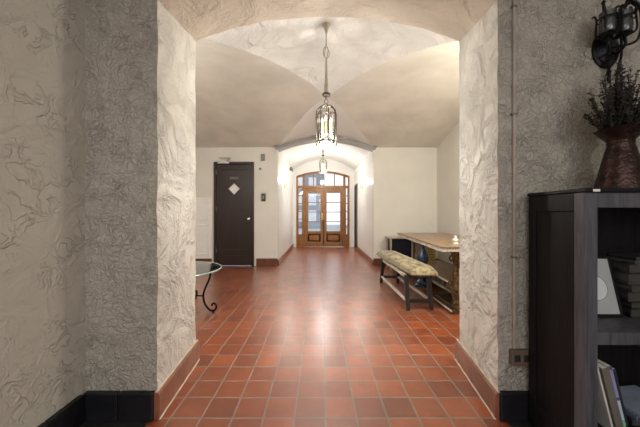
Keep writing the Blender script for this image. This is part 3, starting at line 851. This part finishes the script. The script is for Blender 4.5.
for i, (t, lab, col) in enumerate(((.03, 'large dark book at the bottom of the small flat pile on the lower shelf', (.03, .032, .045)),
                                   (.02, 'blue-grey magazine in the middle of the flat pile on the lower shelf', (.16, .19, .28)),
                                   (.016, 'pale blue magazine on top of the flat pile on the lower shelf', (.30, .34, .44)))):
    r = thing('magazine', lab, 'magazine', (1.53, 1.36, z), 'magazines piled flat on the lower bookcase shelf')
    Mr = Matrix.Translation((1.56, 1.375, z)) @ Matrix.Rotation(.10*(i-1), 4, 'Z')
    bm = BM(); box(bm, -.112, .13, -.105, .095, 0, t-.001, .002, Mr); obj('cover', bm, simple('mag%d' % i, col, .35), r)
    bm = BM(); box(bm, -.108, .126, -.107, -.104, .003, t-.004, 0, Mr); obj('pages', bm, m_pages, r)
    z += t

# ------------------------------------------------------------------ copper vase and branches
VX, VY = 1.487, 1.375
vase = thing('copper_vase', 'dark hammered copper vase with flared rim on top of the bookcase', 'vase', (VX, VY, CT))
bm = BM(); lathe(bm, [(.0, .0), (.096, .0), (.100, .006), (.097, .018), (.086, .07), (.071, .14), (.057, .20), (.048, .235), (.052, .25), (.073, .275), (.097, .305), (.094, .307), (.067, .274), (.047, .25), (.043, .235), (.048, .2), (.055, .15), (.0, .15)], VX, VY, CT+.0005, 40,
                 fn=lambda a, z: 1+.03*math.cos(a*8)*max(0, (z-.26)/.05))
obj('body', bm, m_copper, vase, True)
bm = BM(); tube(bm, [(VX+.049*math.cos(2*PI*i/30), VY+.049*math.sin(2*PI*i/30), CT+.238) for i in range(30)], .004, 6, True); obj('band', bm, m_copper, vase, True)
bm = BM(); tube(bm, [(VX+.099*math.cos(2*PI*i/30), VY+.099*math.sin(2*PI*i/30), CT+.006) for i in range(30)], .003, 6, True)
obj('band', bm, m_copper, vase, True)
br = thing('dried_branches', 'bunch of dark dried twigs with small leaves standing in the copper vase', 'dried plant', (VX, VY, CT+.2))
bms = BM(); bml = BM()
for i in range(170):
    a = random.uniform(0, 2*PI); q = random.uniform(.01, .15); L = random.uniform(.10, .40)*(1.12-q*2)
    if q > .1: L *= .8
    tx, ty, tz = VX+q*math.cos(a), VY+q*math.sin(a)*.75, CT+.27+L*.85
    if ty > Df-.03: ty = Df-.03
    b0 = Vector((VX+.02*math.cos(a), VY+.02*math.sin(a), CT+.16)); b3 = Vector((tx, ty, tz))
    b1 = Vector((VX+.03*math.cos(a), VY+.03*math.sin(a), CT+.25)); b2 = b1.lerp(b3, .5)+Vector((random.uniform(-.012, .012), random.uniform(-.01, .01), .012))
    P = smooth_path([b0, b1, b2, b3], 6); tube(bms, P, [.0024*(1-.6*j/len(P)) for j in range(len(P))], 5)
    for p in P[8:]:
        for k_ in range(3):
            d = Vector((random.gauss(0, 1), random.gauss(0, .8), random.gauss(.8, .6))).normalized(); s = random.uniform(.011, .021)
            sd = d.orthogonal().normalized()*s*.4; q0 = p+Vector((random.gauss(0, .003),)*3)
            up = d.cross(sd).normalized()*s*.12
            A, B, Cc, Dd, U = [bml.verts.new(v) for v in (q0, q0+d*s*.5+sd, q0+d*s, q0+d*s*.5-sd, q0+d*s*.5+up)]
            for f in ((A, B, U), (B, Cc, U), (Cc, Dd, U), (Dd, A, U), (A, Dd, Cc, B)): bml.faces.new(f)
obj('stems', bms, m_stem, br, True); o = obj('leaves', bml, m_foliage, br); o['kind'] = 'stuff'

# ------------------------------------------------------------------ bench
bn = thing('bench', 'low wooden bench with tufted olive-beige cushion on dark legs beside the long table', 'bench', (1.18, 3.95, 0))
corn = [(1.041, 3.30), (1.331, 3.32), (1.015, 4.62), (1.285, 4.60)]
inn = [(1.055, 3.40), (1.325, 3.40), (1.035, 4.55), (1.295, 4.55)]
for (fx, fy), (tx, ty) in zip(corn, inn):
    bm = BM(); s = .021
    b = [bm.verts.new((fx+sx*s, fy+sy*s, 0)) for sx, sy in ((-1, -1), (1, -1), (1, 1), (-1, 1))]
    t_ = [bm.verts.new((tx+sx*s*1.25, ty+sy*s*1.25, .40)) for sx, sy in ((-1, -1), (1, -1), (1, 1), (-1, 1))]
    for i in range(4): bm.faces.new((b[i], b[(i+1) % 4], t_[(i+1) % 4], t_[i]))
    bm.faces.new(b[::-1]); bm.faces.new(t_)
    bmesh.ops.bevel(bm, geom=list(bm.edges), offset=.005, segments=2, affect='EDGES'); obj('leg', bm, m_legdark, bn)
def beam(bm, a, b, w, h):
    a = Vector(a); b = Vector(b); d = (b-a); L = d.length; d.normalize()
    M = Matrix.Translation((a+b)/2) @ d.to_track_quat('Y', 'Z').to_matrix().to_4x4()
    box(bm, -w/2, w/2, -L/2, L/2, -h/2, h/2, .004, M)
for i, j in ((0, 2), (1, 3)):
    bm = BM(); pa = Vector((*corn[i], 0)).lerp(Vector((*inn[i], .4)), .27); pb = Vector((*corn[j], 0)).lerp(Vector((*inn[j], .4)), .27)
    beam(bm, (pa.x, pa.y, .105), (pb.x, pb.y, .105), .032, .032); obj('stretcher', bm, m_raildist, bn)
    bm = BM(); beam(bm, (inn[i][0], inn[i][1]-.01, .385), (inn[j][0], inn[j][1]+.01, .385), .03, .04); obj('seat_rail', bm, m_raildist, bn)
for i, j in ((0, 1), (2, 3)):
    bm = BM(); pa = Vector((*corn[i], 0)).lerp(Vector((*inn[i], .4)), .27); pb = Vector((*corn[j], 0)).lerp(Vector((*inn[j], .4)), .27)
    beam(bm, (pa.x, pa.y, .105), (pb.x, pb.y, .105), .03, .04); obj('stretcher', bm, m_legdark, bn)
    bm = BM(); beam(bm, (inn[i][0], inn[i][1], .385), (inn[j][0], inn[j][1], .385), .03, .04); obj('end_rail', bm, m_legdark, bn)
# cushion, tufted
def cushion_mat():
    k = NT('olive_damask'); p = k.n('ShaderNodeBsdfPrincipled')
    nz = k.n('ShaderNodeTexNoise', i_Scale=22.0, i_Detail=5.0); k.l(k.geo.outputs['Object'], nz.inputs['Vector'])
    k.l(k.ramp(nz.outputs[0], [(.35, (.12, .09, .04)), (.5, (.30, .245, .125)), (.68, (.42, .36, .22))]), p.inputs['Base Color'])
    p.inputs['Roughness'].default_value = .75; p.inputs['Sheen Weight'].default_value = .3
    b = k.n('ShaderNodeBump', i_Strength=.5, i_Distance=.004); k.l(nz.outputs[0], b.inputs['Height']); k.l(b.outputs[0], p.inputs['Normal'])
    k.l(p.outputs[0], k.out.inputs[0]); return k.m
bm = BM(); top = []; bot = []
cx0, cx1, cy0, cy1 = 1.0, 1.365, 3.22, 4.82; NX, NY = 18, 60
for j in range(NY+1):
    r1 = []; r2 = []
    for i in range(NX+1):
        u = -1+2*i/NX; v = -1+2*j/NY
        x = 1.175-.045*v+u*(cx1-cx0)/2; y = (cy0+cy1)/2+v*(cy1-cy0)/2
        e = max(0, (1-abs(u)**3.2))**.5*max(0, (1-abs(v)**14))**.5
        tuft = 0
        for k_ in range(5):
            vy = cy0+(k_+.5)*(cy1-cy0)/5
            rr = ((x-1.175+.045*v)/.05)**2+((y-vy)/.05)**2; tuft += .035*math.exp(-rr)
            if k_: tuft += .022*math.exp(-((y-(cy0+k_*(cy1-cy0)/5))/.03)**2)
        z = .44+.095*e-tuft*e+noise.noise(Vector((x*9, y*9, 0)))*.006
        r1.append(bm.verts.new((x-(.02*u*(1-e)), y, z)))
        r2.append(bm.verts.new((x-(.05*u*(1-e)), y, .405+.035*(1-e))))
    top.append(r1); bot.append(r2)
grid_faces(bm, top); grid_faces(bm, [r[::-1] for r in bot])
for i in range(NX):
    bm.faces.new((top[0][i], top[0][i+1], bot[0][i+1], bot[0][i])); bm.faces.new((top[-1][i], top[-1][i+1], bot[-1][i+1], bot[-1][i]))
for j in range(NY):
    bm.faces.new((top[j][0], top[j+1][0], bot[j+1][0], bot[j][0])); bm.faces.new((top[j][-1], top[j+1][-1], bot[j+1][-1], bot[j][-1]))
cu = obj('cushion', bm, cushion_mat(), bn, True)
for k_ in range(5):
    bm = BM(); lathe(bm, [(0, .008), (.009, .005), (.012, 0), (0, -.002)], 1.175-.045*(-1+2*(k_+.5)/5), cy0+(k_+.5)*(cy1-cy0)/5, .499, 12); obj('tuft_button', bm, m_raildist, cu, True)

# ------------------------------------------------------------------ long table
TZ = .775
tb = thing('long_table', 'long wooden table with pale worn edge and turned pedestals behind the bench', 'table', (1.95, 4.3, 0))
NLx, NLy, FLx, FLy = 1.365, 3.14, 1.51, 5.45
bm = BM()
co = [(NLx, NLy), (NLx+.95, NLy), (FLx+.92, FLy), (FLx, FLy)]
def prism(bm, P, z0_, z1_, bev=0):
    a = [bm.verts.new((x, y, z0_)) for x, y in P]; b = [bm.verts.new((x, y, z1_)) for x, y in P]
    n = len(P); fs = [bm.faces.new(a[::-1]), bm.faces.new(b)]
    for i in range(n): fs.append(bm.faces.new((a[i], a[(i+1) % n], b[(i+1) % n], b[i])))
    if bev: bmesh.ops.bevel(bm, geom=list({e for f in fs for e in f.edges}), offset=bev, segments=2, affect='EDGES')
prism(bm, co, TZ-.018, TZ, .004)
obj('tabletop', bm, wood('table_brown', (.14, .07, .03), (.38, .25, .14), .3, 'Y', 5), tb)
bm = BM(); co2 = [(x+(.012 if x < 1.9 else -.012), y+(.012 if y < 4 else -.012)) for x, y in co]
prism(bm, co2, TZ-.062, TZ-.018, .006); obj('edge_moulding', bm, m_raildist, tb)
m_blue = simple('blue_glaze', (.02, .05, .11), .2, var=.3, scale=14, spec=.7)
prof_p = [(.13, 0), (.13, .03), (.105, .045), (.10, .075), (.065, .095), (.045, .13), (.042, .20), (.05, .30), (.075, .36), (.088, .42), (.085, .47), (.055, .54), (.034, .60), (.032, .64), (.055, .67), (.06, .713)]
for px, py in ((1.63, 4.42), (2.2, 4.42)):
    bm = BM(); lathe(bm, prof_p, px, py, 0, 28); obj('pedestal', bm, m_blue, tb, True)
# carved near trestle
m_gilt = simple('dark_gilded_carving', (.14, .085, .035), .35, .5, var=.45, scale=30, bump=.8, bscale=40)
for px, py in ((1.60, 3.27), (2.15, 3.27)):
    bm = BM()
    lathe(bm, [(.05, .08), (.055, .10), (.035, .13), (.05, .17), (.075, .24), (.07, .30), (.04, .36), (.03, .40), (.045, .43), (.032, .46), (.028, .54), (.045, .60), (.05, .66), (.07, .713)], px, py, 0, 24,
          fn=lambda a, z: .85+.13*math.cos(a*6+z*22))
    tube(bm, scroll(px-.045, .62, py, .045, 1.2, 1, 0), .010, 6); tube(bm, scroll(px-.05, .33, py, .04, 1.2, 1, 2), .010, 6)
    obj('carved_leg', bm, m_gilt, tb, True)
bm = BM(); box(bm, 1.50, 2.28, 3.17, 3.72, 0, .045, .008); box(bm, 1.53, 2.25, 3.19, 3.69, .045, .085, .012); obj('foot', bm, m_gilt, tb)
bm = BM(); box(bm, 1.492, 1.502, 3.16, 3.73, .028, .045, .003); obj('pale_edging', bm, m_raildist, tb)
bm = BM(); box(bm, 1.66, 2.25, 3.24, 5.2, .25, .275, .004); obj('lower_shelf', bm, wood('shelf_brown', (.10, .05, .02), (.26, .15, .07), .4, 'Y', 5), tb)
bm = BM(); box(bm, 1.635, 1.66, 3.24, 5.2, .18, .285, .005); sr = obj('side_rail', bm, m_gilt, tb)
for i in range(13):
    bm = BM(); lathe(bm, [(0, -.03), (.016, -.012), (.008, 0), (.018, .014), (0, .03)], 1.63, 3.34+i*.145, .232, 10)
    obj('carved_knob', bm, m_ironbrown, sr, True)
for z in (.275, .165):
    bm = BM(); box(bm, 1.615, 1.64, 3.24, 5.2, z, z+.018, .004); obj('pale_edging', bm, m_raildist, sr)
bm = BM(); box(bm, 1.66, 2.25, 5.10, 5.18, .0, .25, .006); obj('foot', bm, m_legdark, tb)

# yellow poster under the table
ps = thing('poster_board', 'yellow board with handwritten lines standing on the shelf under the long table', 'poster', (1.85, 4.6, .275))
Mp = Matrix.Translation((1.83, 4.62, .296)) @ Matrix.Rotation(-.06, 4, 'X') @ Matrix.Rotation(-.05, 4, 'Y')
bm = BM(); box(bm, -.12, .10, 0, .008, 0, .35, .001, Mp); obj('board', bm, simple('yellow_card', (.62, .47, .16), .6, var=.08), ps)
bm = BM()
for i in range(6):
    z = .30-i*.045; xx = -.09
    while xx < .06:
        L = random.uniform(.012, .035); box(bm, xx, xx+L, -.0015, -.0002, z, z+random.uniform(.006, .013), 0, Mp); xx += L+.012
obj('handwriting', bm, m_blackplastic, ps)

# white ornament at near end of the table
on = thing('white_figurine', 'small white ornament on the near end of the long table', 'ornament', (1.67, 3.42, TZ))
bm = BM(); lathe(bm, [(.0, 0), (.034, 0), (.036, .008), (.020, .016), (.024, .028), (.036, .045), (.030, .06), (.014, .07), (.02, .082), (.016, .098), (0, .106)], 1.665, 3.42, TZ+.0005, 18, fn=lambda a, z: 1+.12*math.cos(3*a))
obj('body', bm, m_white, on, True)

# side cabinet in the corner behind
sc = thing('side_cabinet', 'small navy-black side cabinet with beige top behind the bench', 'cabinet', (1.62, 5.78, 0))
bm = BM(); box(bm, 1.40, 1.90, 5.62, 6.0, .635, .67, .006); obj('top', bm, m_offwhite_box, sc)
bm = BM(); box(bm, 1.46, 1.86, 5.66, 5.98, .05, .634, .004); obj('body', bm, m_navy, sc)
for x in (1.425, 1.86):
    for y in (5.64, 5.96):
        bm = BM(); box(bm, x, x+.035, y, y+.03, 0, .635, .004); obj('post', bm, m_offwhite_box, sc)
bx_ = thing('cardboard_box', 'tan box on the floor between the side cabinet and the blue pedestal', 'box', (2.08, 5.75, 0))
bm = BM(); box(bm, 1.93, 2.28, 5.62, 5.95, 0, .58, .004); obj('carton', bm, simple('tan_card', (.42, .31, .19), .7), bx_)
bm = BM(); box(bm, 1.95, 2.26, 5.6185, 5.6195, .28, .31); obj('tape', bm, m_offwhite_box, bx_)

# ------------------------------------------------------------------ glass table, left
GX, GY, GR, GZ = -1.715, 3.27, .525, .50
gt = thing('glass_table', 'round glass table on scrolled black iron legs beside the left jamb', 'table', (GX, GY, 0))
bm = BM(); lathe(bm, [(GR-.03, GZ-.018), (GR-.006, GZ-.015), (GR, GZ-.009), (GR-.006, GZ-.003), (GR-.03, GZ)], GX, GY, 0, 64)
gl = obj('glass_top', bm, m_tableglass, gt, True)
bm = BM(); tube(bm, [(GX+(GR-.004)*math.cos(2*PI*i/64), GY+(GR-.004)*math.sin(2*PI*i/64), GZ-.009) for i in range(64)], .009, 8, True)
obj('glass_edge', bm, m_glassedge, gl, True)
for k_ in range(4):
    a = k_*PI/2+.0-.08
    prof = [(.42, GZ-.02), (.44, GZ-.05), (.425, .38), (.375, .27), (.355, .19), (.375, .10), (.425, .035), (.465, .02), (.50, .035), (.512, .075), (.49, .105), (.462, .095), (.462, .075)]
    pts = smooth_path([(GX+r*math.cos(a), GY+r*math.sin(a), z) for r, z in prof], 5)
    bm = BM(); tube(bm, pts, .012, 8); tube(bm, [(GX+.475*math.cos(a), GY+.475*math.sin(a), 0), (GX+.475*math.cos(a), GY+.475*math.sin(a), .02)], .014, 8)
    obj('leg', bm, m_iron, gt, True)
bm = BM()
tube(bm, [(GX+.40*math.cos(2*PI*i/40), GY+.40*math.sin(2*PI*i/40), GZ-.03) for i in range(40)], .010, 8, True)
for k_ in range(2):
    a = k_*PI/2-.08; tube(bm, [(GX-.355*math.cos(a), GY-.355*math.sin(a), .19+.006*k_), (GX+.355*math.cos(a), GY+.355*math.sin(a), .19+.006*k_)], .008, 6)
obj('iron_ring', bm, m_iron, gt, True)

# ------------------------------------------------------------------ lights
def point(name, loc, e, col, r=.05):
    l = bpy.data.lights.new(name, 'POINT'); l.energy = e; l.color = col; l.shadow_soft_size = r
    o = bpy.data.objects.new(name, l); o.location = loc; C.objects.link(o); return o
def area(name, loc, rot, e, col, sx, sy):
    l = bpy.data.lights.new(name, 'AREA'); l.energy = e; l.color = col; l.shape = 'RECTANGLE'; l.size = sx; l.size_y = sy
    o = bpy.data.objects.new(name, l); o.location = loc; o.rotation_euler = rot; C.objects.link(o); return o
point('hall_lantern_light', (.060, 2.66, 1.852), 56, (1, .98, .93), .04)
point('corridor_lantern_light', (.09, 8.2, 2.39), 42, (1, .98, .92), .07)
point('corridor_sconce_light_left', (-.80, 7.2, 2.02), 9, (1, .95, .87), .04)
point('corridor_sconce_light_right', (1.05, 7.6, 2.02), 9, (1, .95, .87), .04)
# unseen fill lights added behind the piers to brighten the hall
point('hall_fill_left', (-1.9, 2.5, 2.2), 24, (1, .98, .92), .25)
point('hall_fill_right', (1.95, 2.5, 2.2), 52, (1, .95, .84), .25)
# near room: unseen area fill added behind the camera and a lamp at the right
point('near_room_lamp', (1.75, -.9, 1.85), 15, (1, .94, .87), .06)
area('near_room_fill', (-.4, -1.0, 2.5), (0, 0, 0), 20, (1, .96, .90), 1.2, 1.2)

wd = bpy.data.worlds.new('World'); bpy.context.scene.world = wd; wd.use_nodes = True
bg = wd.node_tree.nodes['Background']; bg.inputs[0].default_value = (.90, .94, 1, 1); bg.inputs[1].default_value = 1.0

# ------------------------------------------------------------------ camera
cam = bpy.data.cameras.new('Camera'); cam.sensor_width = 36; cam.lens = 36*F/640; cam.clip_start = .05; cam.clip_end = 100
co_ = bpy.data.objects.new('Camera', cam); co_.location = (0, 0, CAMH); co_.rotation_euler = (PI/2, 0, 0); C.objects.link(co_)
sc_ = bpy.context.scene; sc_.camera = co_
sc_.view_settings.view_transform = 'Standard'; sc_.view_settings.look = 'None'
sc_.view_settings.exposure = .5; sc_.view_settings.gamma = 1; sc_.view_settings.use_curve_mapping = False
